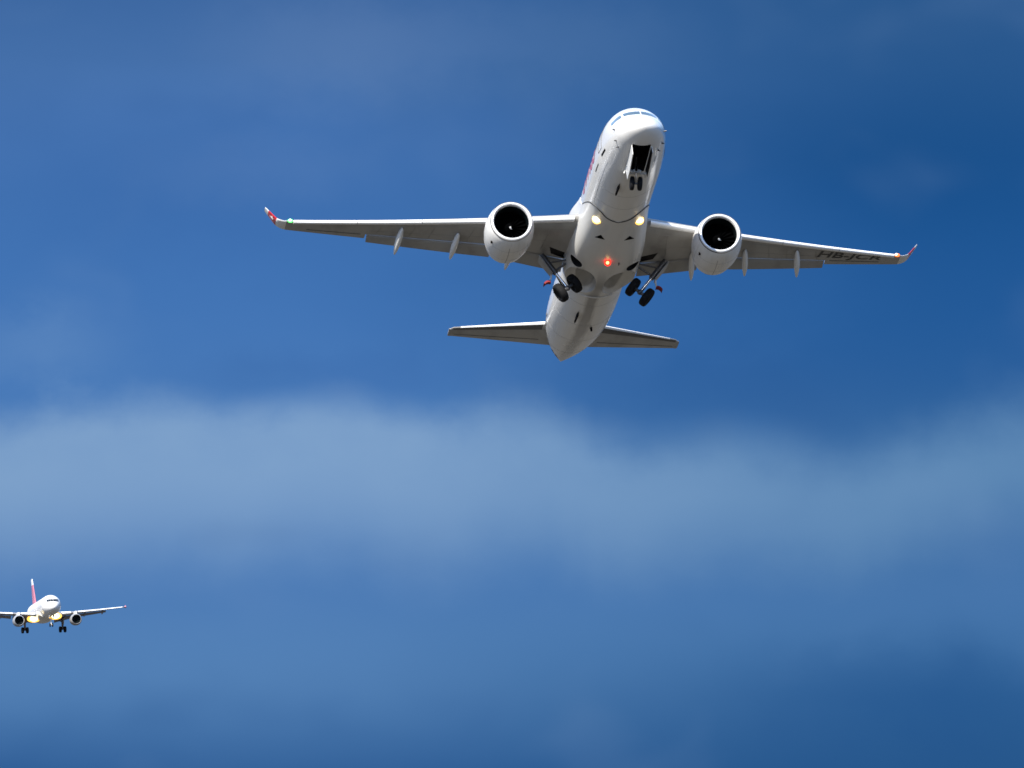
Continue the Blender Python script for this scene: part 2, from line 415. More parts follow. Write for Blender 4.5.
class Wing:
    def __init__(s, le, z, chord, tc, twist, camber=0.018):
        s.le, s.z, s.c, s.tc, s.tw, s.cam = le, z, chord, tc, twist, camber
    def sec(s, x):
        return s.le(x), s.z(x), s.c(x), interp(s.tc, x), R(interp(s.tw, x))
    def at(s, x, u, side, off=0.0):
        """side -1 lower skin, +1 upper skin, 0 chord line"""
        le, z, c, tc, tw = s.sec(x)
        yt, cz = foil(tc, camber=s.cam)
        zz = cz(u) + side * yt(max(0, u)) + off / c
        return le + c * (u * cos(tw) + zz * sin(tw)), z + c * (zz * cos(tw) - u * sin(tw))
    def ring(s, x, sg, u0=0.0, u1=1.0, n=16, x3=None):
        us = [u0 + (u1 - u0) * (1 - cos(pi * i / n)) / 2 if u1 > .9 else u0 + (u1 - u0) * (i / n) ** 1.7 for i in range(n + 1)]
        pts = [s.at(x, u, 1) for u in reversed(us)] + [s.at(x, u, -1) for u in us[1:]]
        return [Vector((sg * x, y, z)) for y, z in pts]

def lerp_ring(pts, c, k): return [c + (p - c) * k for p in pts]

# ================================================================== THE CLIMBING AIRLINER
jet = thing('passenger_jet', 'large white twin-engine airliner seen from below, climbing with its landing gear half retracted', 'airliner',
            'passenger jets in flight',
            pose_matrix(0.36416787839, 0.11672856281, 0.058928399690, Vector((6.82631922, 586.39614558, 14.26721057))))
BODY = Body(38.35, 1.77, 1.85, 5.6, -0.95, 24.3, 0.80,
            [(0, -.95), (.05, -.76), (.2, -.58), (.5, -.36), (1, -.06), (1.4, .12), (2, .57), (2.6, .95), (3.2, 1.25), (4, 1.58), (4.7, 1.77), (5.4, 1.84), (7, 1.85)],
            [(0, 0.02), (.03, .17), (.1, .32), (.25, .52), (.5, .74), (1, 1.0), (1.5, 1.17), (2, 1.29), (3, 1.46), (4, 1.58), (5, 1.67), (6, 1.73), (7.5, 1.77)])

fus = make('fuselage', BODY.mesh(), [SKIN, DARK], jet)
NX = 0.05                                                       # nose bay sits on this line
# belly fairing: swelling under the wing root with the wheel wells sunk into it
EDGE = [(0, 11.45), (20, 11.2), (33, 10.85), (44, 10.72), (54, 10.9), (62, 11.25), (70, 11.9), (80, 12.9), (100, 13.6)]
FX = 100
def fair_pt(deg, y, inner=False):
    th = R(deg); w, zt, zb = BODY.dims(y); zc, h = (zt + zb) / 2, (zt - zb) / 2
    if inner: return BODY.pt(th, y, -0.40)
    k = smooth01(curve(EDGE, abs(deg)) - 0.1, 17.0, y) ** 0.8 * (1 - smooth01(19.6, 22.4, y))
    W, D, ex = 2.02, 2.26, 3.7
    sx, c_ = sin(th), cos(th)
    tx = math.copysign(abs(sx) ** (2 / ex) * W, sx); tz = -math.copysign(abs(c_) ** (2 / ex) * (D if c_ > 0 else 1.6), c_)
    return BODY.pt(th, y, 0.03).lerp(Vector((tx, y, tz)), k)
def on_fair(x, y):
    """height of the fairing's underside"""
    p = [fair_pt(d, y) for d in range(-84, 85, 2)]
    for a, b in zip(p, p[1:]):
        if a.x <= x <= b.x: return a.z + (b.z - a.z) * (x - a.x) / max(1e-6, b.x - a.x)
    return p[42].z
degs = [-FX + 2 * FX * i / 80 for i in range(81)]; rings = []
for i in range(71):
    v = i / 70; ring = []
    for layer in (False, True):
        for d in (degs if not layer else degs[::-1]):
            y0 = curve(EDGE, abs(d)); ring.append(fair_pt(d, y0 + (22.3 - y0) * v, layer))
    rings.append(ring)
fairing = make('belly_fairing', loft(rings), [FAIR, DARK], jet, sharp=40)
def egg(c, r):
    b = bmesh.new(); bmesh.ops.create_uvsphere(b, u_segments=40, v_segments=24, radius=1)
    for v in b.verts: v.co = Vector(c) + Vector((v.co.x * r[0], v.co.y * r[1], v.co.z * r[2]))
    return b
bowls = lambda: [egg((s * 1.12 - .04, 19.65, -2.20), (0.93, 2.15, 0.92)) for s in (-1, 1)]
holes = lambda: [egg((s * 1.50 - .06, 17.05, -1.95), (0.33, 0.46, 0.8)) for s in (-1, 1)]
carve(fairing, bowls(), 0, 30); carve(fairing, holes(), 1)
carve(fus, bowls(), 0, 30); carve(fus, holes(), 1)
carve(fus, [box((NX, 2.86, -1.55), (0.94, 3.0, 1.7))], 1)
make('fairing_joint', path_tube([BODY.pt(R(d), curve(EDGE, abs(d)) - 0.03, 0.012) for d in range(-78, 79, 2)], 0.034), SEAL, fairing)

# wing
le = lambda x: 13.83 + (x - 1.94) * 0.602
zw = lambda x: -0.66 + 0.134 * (x - 1.94) + 0.0019 * (x - 1.94) ** 2
ch = lambda x: interp([(0.5, 7.3), (1.9, 6.35), (5.6, 4.35), (12.3, 2.42), (16.5, 1.28)], x)
W1 = Wing(le, zw, ch, [(1, .125), (5.6, .115), (16.5, .10)], [(1, 2.6), (6, 1.8), (16.5, 0.6)])
XF = 12.35
def build_wing(s):
    secs = [(0.9, .86), (1.9, .86), (3.2, .845), (4.4, .82), (5.55, .79), (5.6, .775), (7.5, .75), (9.5, .745), (11, .74), (XF, .74), (XF + .01, 1.0), (13.6, 1.0), (15, 1.0), (16.2, 1.0), (16.5, 1.0)]
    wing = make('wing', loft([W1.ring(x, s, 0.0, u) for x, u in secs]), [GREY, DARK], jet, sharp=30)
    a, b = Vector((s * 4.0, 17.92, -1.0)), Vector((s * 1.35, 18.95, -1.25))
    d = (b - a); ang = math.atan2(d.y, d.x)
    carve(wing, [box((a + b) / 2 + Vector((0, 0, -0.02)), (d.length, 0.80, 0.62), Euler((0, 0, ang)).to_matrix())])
    # slats: bright bare leading edges standing a little ahead of and below the wing
    for x0, x1 in ((2.02, 4.62), (6.42, 9.62), (9.65, 12.9), (12.93, 16.15)):
        rings = []
        for i in range(7):
            x = x0 + (x1 - x0) * i / 6; l, z, c, tc, tw = W1.sec(x)
            b_ = 0.085 + 0.022 * c ** 0.8; a_ = 0.16 + 0.05 * c; tilt = R(14)
            cy_, cz_ = l + a_ - 0.11, z - 0.035
            pts = []
            for k in range(22):
                t = 2 * pi * k / 22; dy, dz = -a_ * cos(t), b_ * sin(t) * (1.0 if cos(t) > 0 else 1 - 0.55 * abs(cos(t)))
                pts.append(Vector((s * x, cy_ + dy * cos(tilt) + dz * sin(tilt) * 0.3, cz_ + dz * cos(tilt) + dy * sin(tilt) * 0.6)))
            rings.append(pts)
        make('slat', loft(rings), SILVER, wing, sharp=50)
    # flaps at the take-off setting
    for x0, x1, u0 in ((2.02, 5.25, .79), (5.85, 12.28, .755)):
        rings = []
        for i in range(9):
            x = x0 + (x1 - x0) * i / 8; l, z, c, tc, tw = W1.sec(x)
            u0x = max(0.752, interp([(1.9, .865), (5.6, .79), (7.5, .762), (12.3, .752)], x)); cf = c * (1.05 - u0x)
            y0, z0 = W1.at(x, u0x, -0.55); dfl = R(11)
            F2 = Wing(lambda q: y0, lambda q: z0 - 0.012 * c, lambda q: cf, [(0, .15)], [(0, math.degrees(dfl) + math.degrees(tw))], 0.03)
            rings.append(F2.ring(x, s, 0, 1, 8))
        make('flap', loft(rings), GREY, wing, sharp=40)
    for u, xa, xb in ((.17, 2.3, 16), (.46, 2.6, 5.0), (.50, 6.4, 12.2)):
        make('skin_joint', path_tube([Vector((s * x, *W1.at(x, u, -1, 0.006))) for x in [xa + (xb - xa) * i / 12 for i in range(13)]], 0.014, 6), JOINT, wing)
    for x in (3.1, 4.5, 6.9, 8.9, 9.9, 11.6):
        make('skin_joint', path_tube([Vector((s * (x + .02 * i), *W1.at(x, .17 + .045 * i, -1, 0.006))) for i in range(13)], 0.011, 6), JOINT, wing)
    # aileron joint line
    make('aileron_joint', path_tube([Vector((s * x, *W1.at(x, .74, -1, -0.004))) for x in (12.6, 13.5, 14.5, 15.4)], 0.018), SEAL, wing)
    # canoe fairings of the flap tracks
    for xe, ye, ze, ln in ((7.9, 21.0, -0.66, 2.35), (10.8, 21.75, -0.26, 2.1), (4.99, 20.6, -1.24, 2.3)):
        rings = []; nose_y = ye - ln; yl, zl = W1.at(xe, (nose_y - le(xe)) / ch(xe), -1)
        for i in range(19):
            t = i / 18; rr_ = (math.sin(pi * min(1, t ** 0.85)) ** 0.6) if 0 < t < 1 else 0.02
            cx = Vector((s * (xe - 0.24 * (1 - t)), nose_y + ln * t, zl - 0.10 + (ze + .10 - zl) * t ** 1.15))
            rings.append([cx + Vector((cos(2 * pi * k / 20) * 0.165 * rr_, 0, sin(2 * pi * k / 20) * 0.24 * rr_)) for k in range(20)])
        make('flap_fairing', loft(rings), WHITE, wing, sharp=60)
    # winglet: white root, red blade with its mark, white tip
    def wl(t):                                                # t 0..1 along the blended winglet
        a0, a1 = R(10), R(58); a = a0 + (a1 - a0) * min(1, t * 2.2)
        x = 16.5; z = zw(16.5); L = 1.62; n = 40; k = int(t * n)
        for j in range(k):
            aa = a0 + (a1 - a0) * min(1, (j / n) * 2.2); x += cos(aa) * L / n; z += sin(aa) * L / n
        return x, z, a
    rings = []; marks = []
    ts = [0, .06, .12, .2, .28, .36, .362, .45, .55, .65, .75, .82, .822, .9, .96, 1.0]
    for t in ts:
        x, z, a = wl(t); c = 1.28 * (1 - t) ** 0.9 + 0.40; l = le(16.5) + 0.95 * t + 0.12 * t * t
        c = 1.28 + (0.58 - 1.28) * t
        yt, cz = foil(0.09); us = [(1 - cos(pi * i / 10)) / 2 for i in range(11)]
        prof = [(u, yt(u)) for u in reversed(us)] + [(u, -yt(u)) for u in us[1:]]
        rings.append([Vector((s * (x - sin(a) * zz * c), l + u * c, z + cos(a) * zz * c)) for u, zz in prof])
    bmw = bmesh.new(); vs = [[bmw.verts.new(p) for p in r] for r in rings]; m_ = len(rings[0])
    for k, (ra, rb) in enumerate(zip(vs, vs[1:])):
        for i in range(m_):
            j = (i + 1) % m_
            bmw.faces.new((ra[i], ra[j], rb[j], rb[i])).material_index = 1 if 0.36 <= (ts[k] + ts[k + 1]) / 2 < 0.82 else 0
    bmw.faces.new(vs[-1]); bmw.faces.new(vs[0])
    wlt = make('winglet', bmw, [WHITE, RED], wing, sharp=60)
    bmx = bmesh.new()                                          # small white cross on the lower face of the red blade
    for du, dt in ((0.17, 0.035), (0.05, 0.105)):
        for lo_ in (0,):
            q = []
            for uu, t_ in ((-du, -dt), (du, -dt), (du, dt), (-du, dt)):
                t = 0.58 + t_; x, z, a = wl(t); c = 1.28 + (0.58 - 1.28) * t; l = le(16.5) + 0.95 * t + 0.12 * t * t
                u = 0.45 + uu; zz = -foil(0.09)[0](u) - 0.008 / c * (1 if du > .1 else 1.6)
                q.append(Vector((s * (x - sin(a) * zz * c), l + u * c, z + cos(a) * zz * c)))
            plate(q, 0.006, bm=bmx)
    make('cross_emblem', bmx, MARK, wing, smooth=False)
    # navigation light in the wing tip's leading edge
    y_, z_ = W1.at(16.28, 0.0, 0)
    nav = make('navigation_light', ball((s * 16.32, y_ + 0.02, z_), 0.105, squash=(1.35, 1, 0.9)), NAVR if s > 0 else NAVG, wing)
    nav['label'] = 'red wing tip light' if s > 0 else 'green wing tip light'
    make('lamp_core', ball((s * (16.28 + (0.06 if s < 0 else -0.02)), y_ - 0.08, z_ - 0.0), 0.055), NAVCORE, wing)
    return wing
wing_r = build_wing(-1); wing_l = build_wing(1)
# registration under the port wing, tops of the letters towards the leading edge
bmt = text_mesh('HB-JCR', 1.0, bold=0.014)
xs = [v.co.x for v in bmt.verts]; ys = [v.co.y for v in bmt.verts]
for v in bmt.verts:
    t = (v.co.x - min(xs)) / (max(xs) - min(xs)); h = (v.co.y - min(ys)) / (max(ys) - min(ys))
    x = 11.85 + 3.65 * t + 0.22 * (h - .5); u = 0.66 - 0.50 * h
    y, z = W1.at(x, u, -1, -0.012); v.co = Vector((x, y, z))
make('registration_lettering', bmt, REGO, wing_l, smooth=False)

# engines
def build_engine(s):
    ax = Matrix.Translation((s * 5.50, 12.3, -1.75)) @ Matrix.Rotation(R(-1.5), 4, 'X')
    outer = [(0.10, 1.10), (0.24, 1.155), (0.40, 1.20), (0.8, 1.262), (1.3, 1.29), (1.9, 1.275), (2.5, 1.20), (3.0, 1.10), (3.35, 1.01)]
    inner = [(3.34, 0.975), (2.6, 0.98), (1.2, 0.97)]
    eng = make('engine', lathe(outer, axis=ax), WHITE, jet, sharp=50)
    for yy in (1.22, 2.45):
        rad = interp([(.8, 1.262), (1.3, 1.29), (1.9, 1.275), (2.5, 1.2)], yy)
        make('cowl_joint', lathe([(yy - .012, rad - .01), (yy, rad + .005), (yy + .012, rad - .01)], axis=ax), JOINT, eng)
    make('cowl_joint', path_tube([ax @ Vector((0.0, y_, -r_ + .004)) for y_, r_ in outer[3:]], 0.014, 6), JOINT, eng)
    make('duct_wall', lathe(outer[-1:] + inner, axis=ax), LINER, eng)
    lip = [(0.095, 1.098), (0.05, 1.082), (0.015, 1.05), (0.0, 1.015), (0.012, 0.985), (0.05, 0.955), (0.12, 0.93), (0.20, 0.918)]
    make('inlet_lip', lathe(lip, axis=ax), LIP, eng, sharp=60)
    make('lip_joint', lathe([(0.085, 1.092), (0.085, 1.125), (0.125, 1.130), (0.125, 1.10)], axis=ax), SEAL, eng)
    make('inlet_barrel', lathe([(0.20, 0.917), (0.5, 0.90), (0.9, 0.93), (1.15, 0.945)], axis=ax), LINER, eng)
    bmf = bmesh.new(); nb = 20
    for k in range(nb):
        a = 2 * pi * k / nb; rows = []
        for r, tw, cw in ((0.28, 30, .20), (0.5, 42, .25), (0.72, 52, .29), (0.925, 60, .30)):
            row = []
            for e in (-.5, 0, .5):
                dy = cos(R(tw)) * cw * e; da = sin(R(tw)) * cw * e / r + 0.10 * e * e
                row.append(ax @ Vector((r * cos(a + da), 1.0 + dy, r * sin(a + da))))
            rows.append(row)
        v = [[bmf.verts.new(p) for p in row] for row in rows]
        for i in range(3):
            for j in range(2): bmf.faces.new((v[i][j], v[i][j + 1], v[i + 1][j + 1], v[i + 1][j]))
    lathe([(1.2, 0.96), (1.2, 0.05)], axis=ax, bm=bmf)
    make('fan', bmf, FAN, eng)
    make('spinner', lathe([(0.58, 0.004), (0.60, 0.05), (0.66, 0.11), (0.78, 0.19), (0.9, 0.25), (1.05, 0.30)], seg=40, axis=ax), FAN, eng)
    # white swirl painted on the spinner
    bms = bmesh.new(); pr = None; a0 = R(262 if s < 0 else 285)
    for i in range(11):
        t = i / 10; yy = 0.60 + 0.15 * t; r = interp([(.58, .004), (.60, .05), (.66, .11), (.78, .19)], yy) + 0.012
        half = (0.05 * math.sin(pi * (0.12 + 0.86 * t)) ** 0.7) / r; a = a0 + 0.7 * t * t
        p = [bms.verts.new(ax @ Vector((r * cos(a + e), yy - 0.006, r * sin(a + e)))) for e in (-half, -half / 2, 0, half / 2, half)]
        if pr:
            for k in range(4): bms.faces.new((pr[k], pr[k + 1], p[k + 1], p[k]))
        pr = p
    make('spinner_swirl', bms, MARK, eng)
    make('core_nozzle', lathe([(2.9, 0.78), (3.5, 0.74), (4.1, 0.62), (4.45, 0.53), (4.44, 0.50), (3.6, 0.56)], axis=ax), BURNT, eng)
    make('exhaust_plug', lathe([(3.6, 0.40), (4.3, 0.36), (4.7, 0.22), (4.95, 0.03)], seg=40, axis=ax), BURNT, eng)
    # pylon
    rings = []
    for t in range(9):
        u = t / 8; y = 13.0 + 4.7 * u
        yl, zl = W1.at(5.5, max(0.02, (y - le(5.5)) / ch(5.5)), -1)
        top = -0.62 + 0.42 * min(1, u * 2.2) if y < le(5.5) + 0.3 else zl + 0.12
        bot = interp([(0, -0.72), (.5, -0.9), (.72, -1.30), (1, zl - .03)], u)
        hw = 0.20 * (math.sin(pi * min(1, u * .95 + .05)) ** .5) + 0.02
        rings.append([Vector((s * 5.5 + a * hw, y, b)) for a, b in ((-1, bot), (1, bot), (1, top), (-1, top))])
    make('pylon', loft(rings), WHITE, eng, sharp=60)
    make('drain_outlet', box(ax @ Vector((-0.95, 0.95, -0.86)), (0.10, 0.16, 0.10)), INK, eng)
    return eng
for s in (-1, 1): build_engine(s)

# tailplane
ht_c = lambda x: interp([(0.4, 3.95), (6.15, 1.36), (6.32, 1.05)], x)
W2 = Wing(lambda x: 32.45 + (x - 1.3) * 0.822 + (0.18 if x > 6.2 else 0), lambda x: 0.62 + (x - 1.3) * 0.196, ht_c, [(0, .10), (6.3, .095)], [(0, -1.0), (6.3, -1.0)], -0.008)
for s in (-1, 1):
    tp = make('tailplane', loft([W2.ring(x, s, 0, 1, 16) for x in (0.5, 1.3, 2.2, 3.2, 4.2, 5.2, 6.1, 6.25, 6.32)]), GREY, jet, sharp=50)
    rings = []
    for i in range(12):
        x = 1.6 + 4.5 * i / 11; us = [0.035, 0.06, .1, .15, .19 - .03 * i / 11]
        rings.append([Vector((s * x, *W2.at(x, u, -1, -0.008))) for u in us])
    make('dark_strip', loft(rings, caps=False, closed=False), BAND, tp)  # dark grey strip just behind the tailplane's leading edge
    rings = []
    for i in range(10):
        x = 1.5 + 4.75 * i / 9
        rings.append([Vector((s * x, *W2.at(x, u, 1, 0.006))) for u in (.09, .04, .012, 0.0)] + [Vector((s * x, *W2.at(x, u, -1, -0.006))) for u in (.008, .03)])
    make('leading_edge', loft(rings, caps=False, closed=False), SILVER, tp)
    make('elevator_joint', path_tube([Vector((s * x, *W2.at(x, .68, -1, -0.003))) for x in (1.6, 3, 4.5, 6.0)], 0.016), SEAL, tp)

# fin (behind the body from here)
rings = []
for z, l, c in ((1.2, 29.4, 6.6), (1.9, 30.3, 5.9), (3.5, 31.7, 4.7), (5.5, 33.4, 3.5), (6.9, 34.6, 2.7), (7.25, 35.1, 2.1)):
    yt, cz = foil(0.10); us = [(1 - cos(pi * i / 12)) / 2 for i in range(13)]
    prof = [(u, yt(u)) for u in reversed(us)] + [(u, -yt(u)) for u in us[1:-1]]
    rings.append([Vector((t * c, l + u * c, z)) for u, t in prof])
fin = make('tail_fin', loft(rings), RED, jet, sharp=50)
for s in (-1, 1):
    bmx = bmesh.new()
    for hy, hz, o in ((0.28, 0.95, 0.0), (0.95, 0.28, 0.004)):
        plate([(s * (0.25 + o), 34.0 - hy, 4.3 - hz), (s * (0.25 + o), 34.0 + hy, 4.3 - hz), (s * (0.20 + o), 34.0 + hy, 4.3 + hz), (s * (0.20 + o), 34.0 - hy, 4.3 + hz)], 0.05, bm=bmx)
    make('cross_emblem', bmx, MARK, fin, smooth=False)

# cockpit glass: two windshields, two side panes
def skin_at(B, x, z):
    """the (theta, y) where the nose's skin passes through half breadth x and height z"""
    lo, hi = 0.02, 6.0
    for _ in range(40):
        y = (lo + hi) / 2; w, zt, zb = B.dims(y); zc, h = (zt + zb) / 2, (zt - zb) / 2
        if z >= zt: lo = y; continue
        if w * math.sqrt(max(0, 1 - ((z - zc) / h) ** 2)) < abs(x): lo = y
        else: hi = y
    th = math.acos(max(-1, min(1, -(z - zc) / h)))
    return math.copysign(th, x), hi
def win(B, xa, xb, lo, hi):
    return patch(B, 0, 0, 0, 0, 0.008, 0.012, 8, 6, fn=lambda u, v: skin_at(B, xa + (xb - xa) * u, lo(u) + (hi(u) - lo(u)) * v))
for s in (-1, 1):
    make('cockpit_window', win(BODY, s * 0.03, s * 0.86, lambda u: .24 - .05 * u, lambda u: .60 - .06 * u), GLASS, fus)
    make('cockpit_window', win(BODY, s * 0.96, s * 1.38, lambda u: .12 - .14 * u, lambda u: .50 - .24 * u), GLASS, fus)
# cabin windows
for s in (-1, 1):
    ys_ = [6.7 + 0.81 * i for i in range(29)]
    base = None
    for y in ys_:
        th = s * R(101.5)
        o = make('cabin_window', patch(BODY, th - R(3.6) * s, th + R(7.0) * s, y - 0.13, y + 0.13, 0.004, 0.008, 4, 1), PANE, fus)
# doors
for s in (-1, 1):
    for y0 in (4.95, 31.0):
        a0, a1 = s * R(80), s * R(136)
        loop = [BODY.pt(a0 + (a1 - a0) * t / 8, y0, 0.006) for t in range(9)] + [BODY.pt(a1 + (a0 - a1) * t / 8, y0 + 0.85, 0.006) for t in range(9)]
        make('cabin_door', path_tube(loop + loop[:1], 0.012), SEAL, fus)
# airline title on the forward sides
for s in (-1, 1):
    bmt = text_mesh('SWISS', 1.0, bold=0.02)
    xs = [v.co.x for v in bmt.verts]; ys = [v.co.y for v in bmt.verts]
    for v in bmt.verts:
        t = (v.co.x - min(xs)) / (max(xs) - min(xs)); h = (v.co.y - min(ys)) / (max(ys) - min(ys))
        y = 7.05 + 5.1 * (t if s > 0 else 1 - t); th = s * (R(90) + (-0.18 + 1.30 * h) / 1.8)
        v.co = BODY.pt(th, y, 0.016)
    make('title_lettering', bmt, TITLE, fus, smooth=False)
for y in (7.9, 9.6, 23.6, 26.9, 30.4, 34.2):
    make('skin_joint', path_tube([BODY.pt(R(a), y, -0.006) for a in range(-180, 181, 6)], 0.013, 6), JOINT, fus)
for a in (-52, 52):
    make('skin_joint', path_tube([BODY.pt(R(a), 4.9 + i * .4, -0.007) for i in range(15)], 0.012, 6), JOINT, fus)
make('rear_lip', path_tube([fair_pt(d, 22.05) + Vector((0, .03, -.02)) for d in range(-34, 35, 3)], 0.05), WHITE, fairing)
# blade antennas, vents, probes
def blade(y, x, ln=0.42, hgt=0.34, lean=0.0):
    w, zt, zb = BODY.dims(y); th = math.asin(x / w); p = BODY.pt(th, y, -0.03); nrm = Vector((sin(th), 0, -cos(th)))
    r = []
    for k, (h, l) in enumerate(((0, ln), (hgt * .6, ln * .72), (hgt, ln * .42))):
        c = p + nrm * h + Vector((0, h * 0.55, 0)); side_ = Vector((cos(th), 0, sin(th))) * 0.075 * (1 - .3 * k / 2)
        r.append([c - Vector((0, l / 2, 0)), c + side_, c + Vector((0, l / 2, 0)), c - side_])
    return make('blade_antenna', loft(r), INK, fus, sharp=80)
blade(6.75, -0.52, 1.1, 0.38); blade(25.2, -0.55, 1.2, 0.38); blade(27.3, 0.42, 0.3, 0.2)
for th, y, dy, dt in ((-70, 4.85, 1.0, 2.0), (-69, 6.95, 1.1, 1.2)):
    make('service_hatch', patch(BODY, R(th - dt), R(th + dt), y - dy / 2, y + dy / 2, 0.006), INK if dt > 1.5 else SEAL, fus)
for th, y in ((-92, 2.05), (-64, 2.2), (-50, 2.45), (64, 2.2), (48, 2.5), (95, 1.9)):
    p = BODY.pt(R(th), y, 0.0); nrm = Vector((sin(R(th)), -0.2, -cos(R(th)))).normalized()
    make('air_data_probe', tube(p, p + nrm * 0.13 + Vector((0, -.05, 0)), 0.05, 0.02), STEEL, fus)
for th, y, dy, dt in ((-86, 25.7, 1.0, 3.6), (-84, 30.2, .5, 2.2), (-70, 35.2, .35, 3.5), (-60, 35.9, .6, 5), (-82, 33.3, .35, 3)):
    make('service_hatch', patch(BODY, R(th - dt), R(th + dt), y - dy / 2, y + dy / 2, 0.006), INK, fus)
make('exhaust_outlet', lathe([(0, 0.16), (0.22, 0.10), (0.22, 0.06), (0.02, 0.06)], seg=24, axis=Matrix.Translation((0, 38.16, 0.81))), BURNT, fus)
make('lower_strake', patch(BODY, R(-62), R(-38), 36.3, 37.9, 0.006), BURNT, fus)

# fairing fittings: ram air inlets, landing lights, beacon
for s in (-1, 1):
    x = s * 0.78 + 0.06; y = 13.35
    q = [(x - .27, y + .16), (x - 0.02 * s, y - .26), (x + .27, y + .16)]
    bmi = bmesh.new(); 
    up = [Vector((a, b, on_fair(a, b) - 0.01)) for a, b in q]; mid_ = Vector((x, y + .10, on_fair(x, y + .10) - 0.03))
    v = [bmi.verts.new(p) for p in (up[0], up[1], up[2], mid_, *[p + Vector((0, 0, .05)) for p in up])]
    for f in ((0, 1, 3), (1, 2, 3), (0, 3, 2), (4, 5, 1, 0), (5, 6, 2, 1), (6, 4, 0, 2), (4, 6, 5)): bmi.faces.new([v[i] for i in f])
    make('air_inlet', bmi, INK, fairing, smooth=False)
for px_, py_ in ((-1.06, 11.8), (1.15, 11.75)):
    z = on_fair(px_, py_)
    L_ = make('landing_light', ball((px_, py_, z + 0.02), 0.23, squash=(1.0, .8, .55)), LAMP, fairing)
    make('lamp_glare', lathe([(-.02, .19), (-.04, .225), (.02, .265), (.06, .23)], seg=28, axis=Matrix.Translation((px_, py_ - 0.02, z + 0.03)) @ Matrix.Rotation(R(25), 4, 'X')), LAMP_GLARE, fairing)  # glowing ring modelled for the glare round the lamp
zb_ = on_fair(0, 16.0)
bz = zb_ - 0.10
make('beacon', ball((0, 16.0, bz), 0.18, squash=(1, 1, .95)), BEACON, fairing)
make('beacon_core', ball((-0.018, 15.85, bz - 0.055), 0.085), BEACON_CORE, fairing)
make('drain_mast', box((0.62, 16.2, on_fair(.62, 16.2) - .05), (0.05, .12, .12)), SEAL, fairing)

# landing gear
def wheel(parent, c, axis, r, w, hub=STEEL):
    axis = Vector(axis).normalized()
    M = Matrix.Translation(c) @ axis.to_track_quat('Y', 'Z').to_matrix().to_4x4()
    tyre = make('wheel', lathe([(-w * .36, r * .52), (-w * .5, r * .62), (-w * .5, r * .80), (-w * .40, r * .94), (-w * .2, r), (w * .2, r), (w * .4, r * .94), (w * .5, r * .8), (w * .5, r * .62), (w * .36, r * .52)], seg=36, axis=M), BLACK, parent, sharp=50)
    b = lathe([(-w * .30, .01), (-w * .30, r * .3), (-w * .38, r * .53), (w * .38, r * .53), (w * .30, r * .3), (w * .30, .01)], seg=28, axis=M)
    make('rim', b, BLACK, parent)
    return tyre

def main_gear(s):
    cx = Vector((s * 1.78 if s < 0 else 2.08, 19.0, -2.70)); tilt = R(38.5 if s < 0 else 36.0)
    axis = Vector((cos(tilt), 0, s * sin(tilt) * -1 * -1)).normalized() if False else Vector((cos(tilt), 0, -s * sin(tilt))).normalized()
    upv = Vector((s * sin(tilt), 0, cos(tilt)))
    pivot = cx + upv * 2.30
    bmg = tube(cx + upv * 1.0, pivot, 0.15, 0.17, 18)
    tube(cx - axis * 0.34, cx + axis * 0.34, 0.09, bm=bmg)
    ball(cx, 0.15, bm=bmg, seg=14)
    gear = make('main_gear', bmg, STEEL, jet)
    make('oleo_piston', tube(cx, cx + upv * 1.05, 0.075), CHROME, gear)
    fwd = Vector((0, 1, 0))
    b = tube(cx + upv * .95 + fwd * .16, cx + upv * .45 + fwd * .42, 0.045); tube(cx + upv * .45 + fwd * .42, cx + fwd * .14, 0.045, bm=b)
    make('torque_link', b, STEEL, gear)
    side_top = Vector((s * 1.75, 18.75, -1.25))
    b = tube(cx + upv * 1.15, side_top, 0.06); tube(cx + upv * 1.7 - fwd * .1, side_top + Vector((0, -.25, 0)), 0.045, bm=b)
    make('side_stay', b, STEEL, gear)
    b = path_tube([pivot + fwd * .15 - upv * .3, cx + upv * 1.1 + fwd * .2, cx + upv * .5 + fwd * .17, cx + fwd * .2 + axis * .1], 0.025)
    make('brake_hose', b, BLACK, gear)
    for k in (-1, 1): wheel(gear, cx + axis * k * 0.46, axis, 0.53, 0.40)
    # leg door along the outboard side of the leg, small red-edged link door below it
    o = Vector((s * cos(tilt), 0, -sin(tilt))) * 0.20
    a, b_ = pivot + o - upv * 0.05, pivot + o - upv * 1.22
    d = make('gear_door', plate([a - fwd * .35, a + fwd * .55, b_ + fwd * .42, b_ - fwd * .22], 0.05), [GREY], gear, sharp=20)
    k0 = pivot + o - upv * 1.18 + fwd * .1
    make('door_link', path_tube([k0 + Vector((0, 0, .1)), k0 + Vector((s * .02, .02, -.16)), k0 + Vector((s * .10, .05, -.42))], 0.05), FAIR, gear)
    e = [k0 + Vector((s * dx, .05 + .2 * dx, dz)) for dx, dz in ((.06, -.40), (.14, -.37), (.22, -.375), (.30, -.41), (.37, -.47), (.41, -.55))]
    bmr = bmesh.new(); rings = []
    for i, p in enumerate(e):
        rings.append([p + Vector((0, -.16, .02)), p + Vector((0, .16, .02)), p + Vector((-s * .03, .16, -.08)), p + Vector((-s * .03, -.16, -.08))])
    make('link_door', loft(rings), RED_DULL, gear, sharp=30)
    return gear
for s in (-1, 1): main_gear(s)

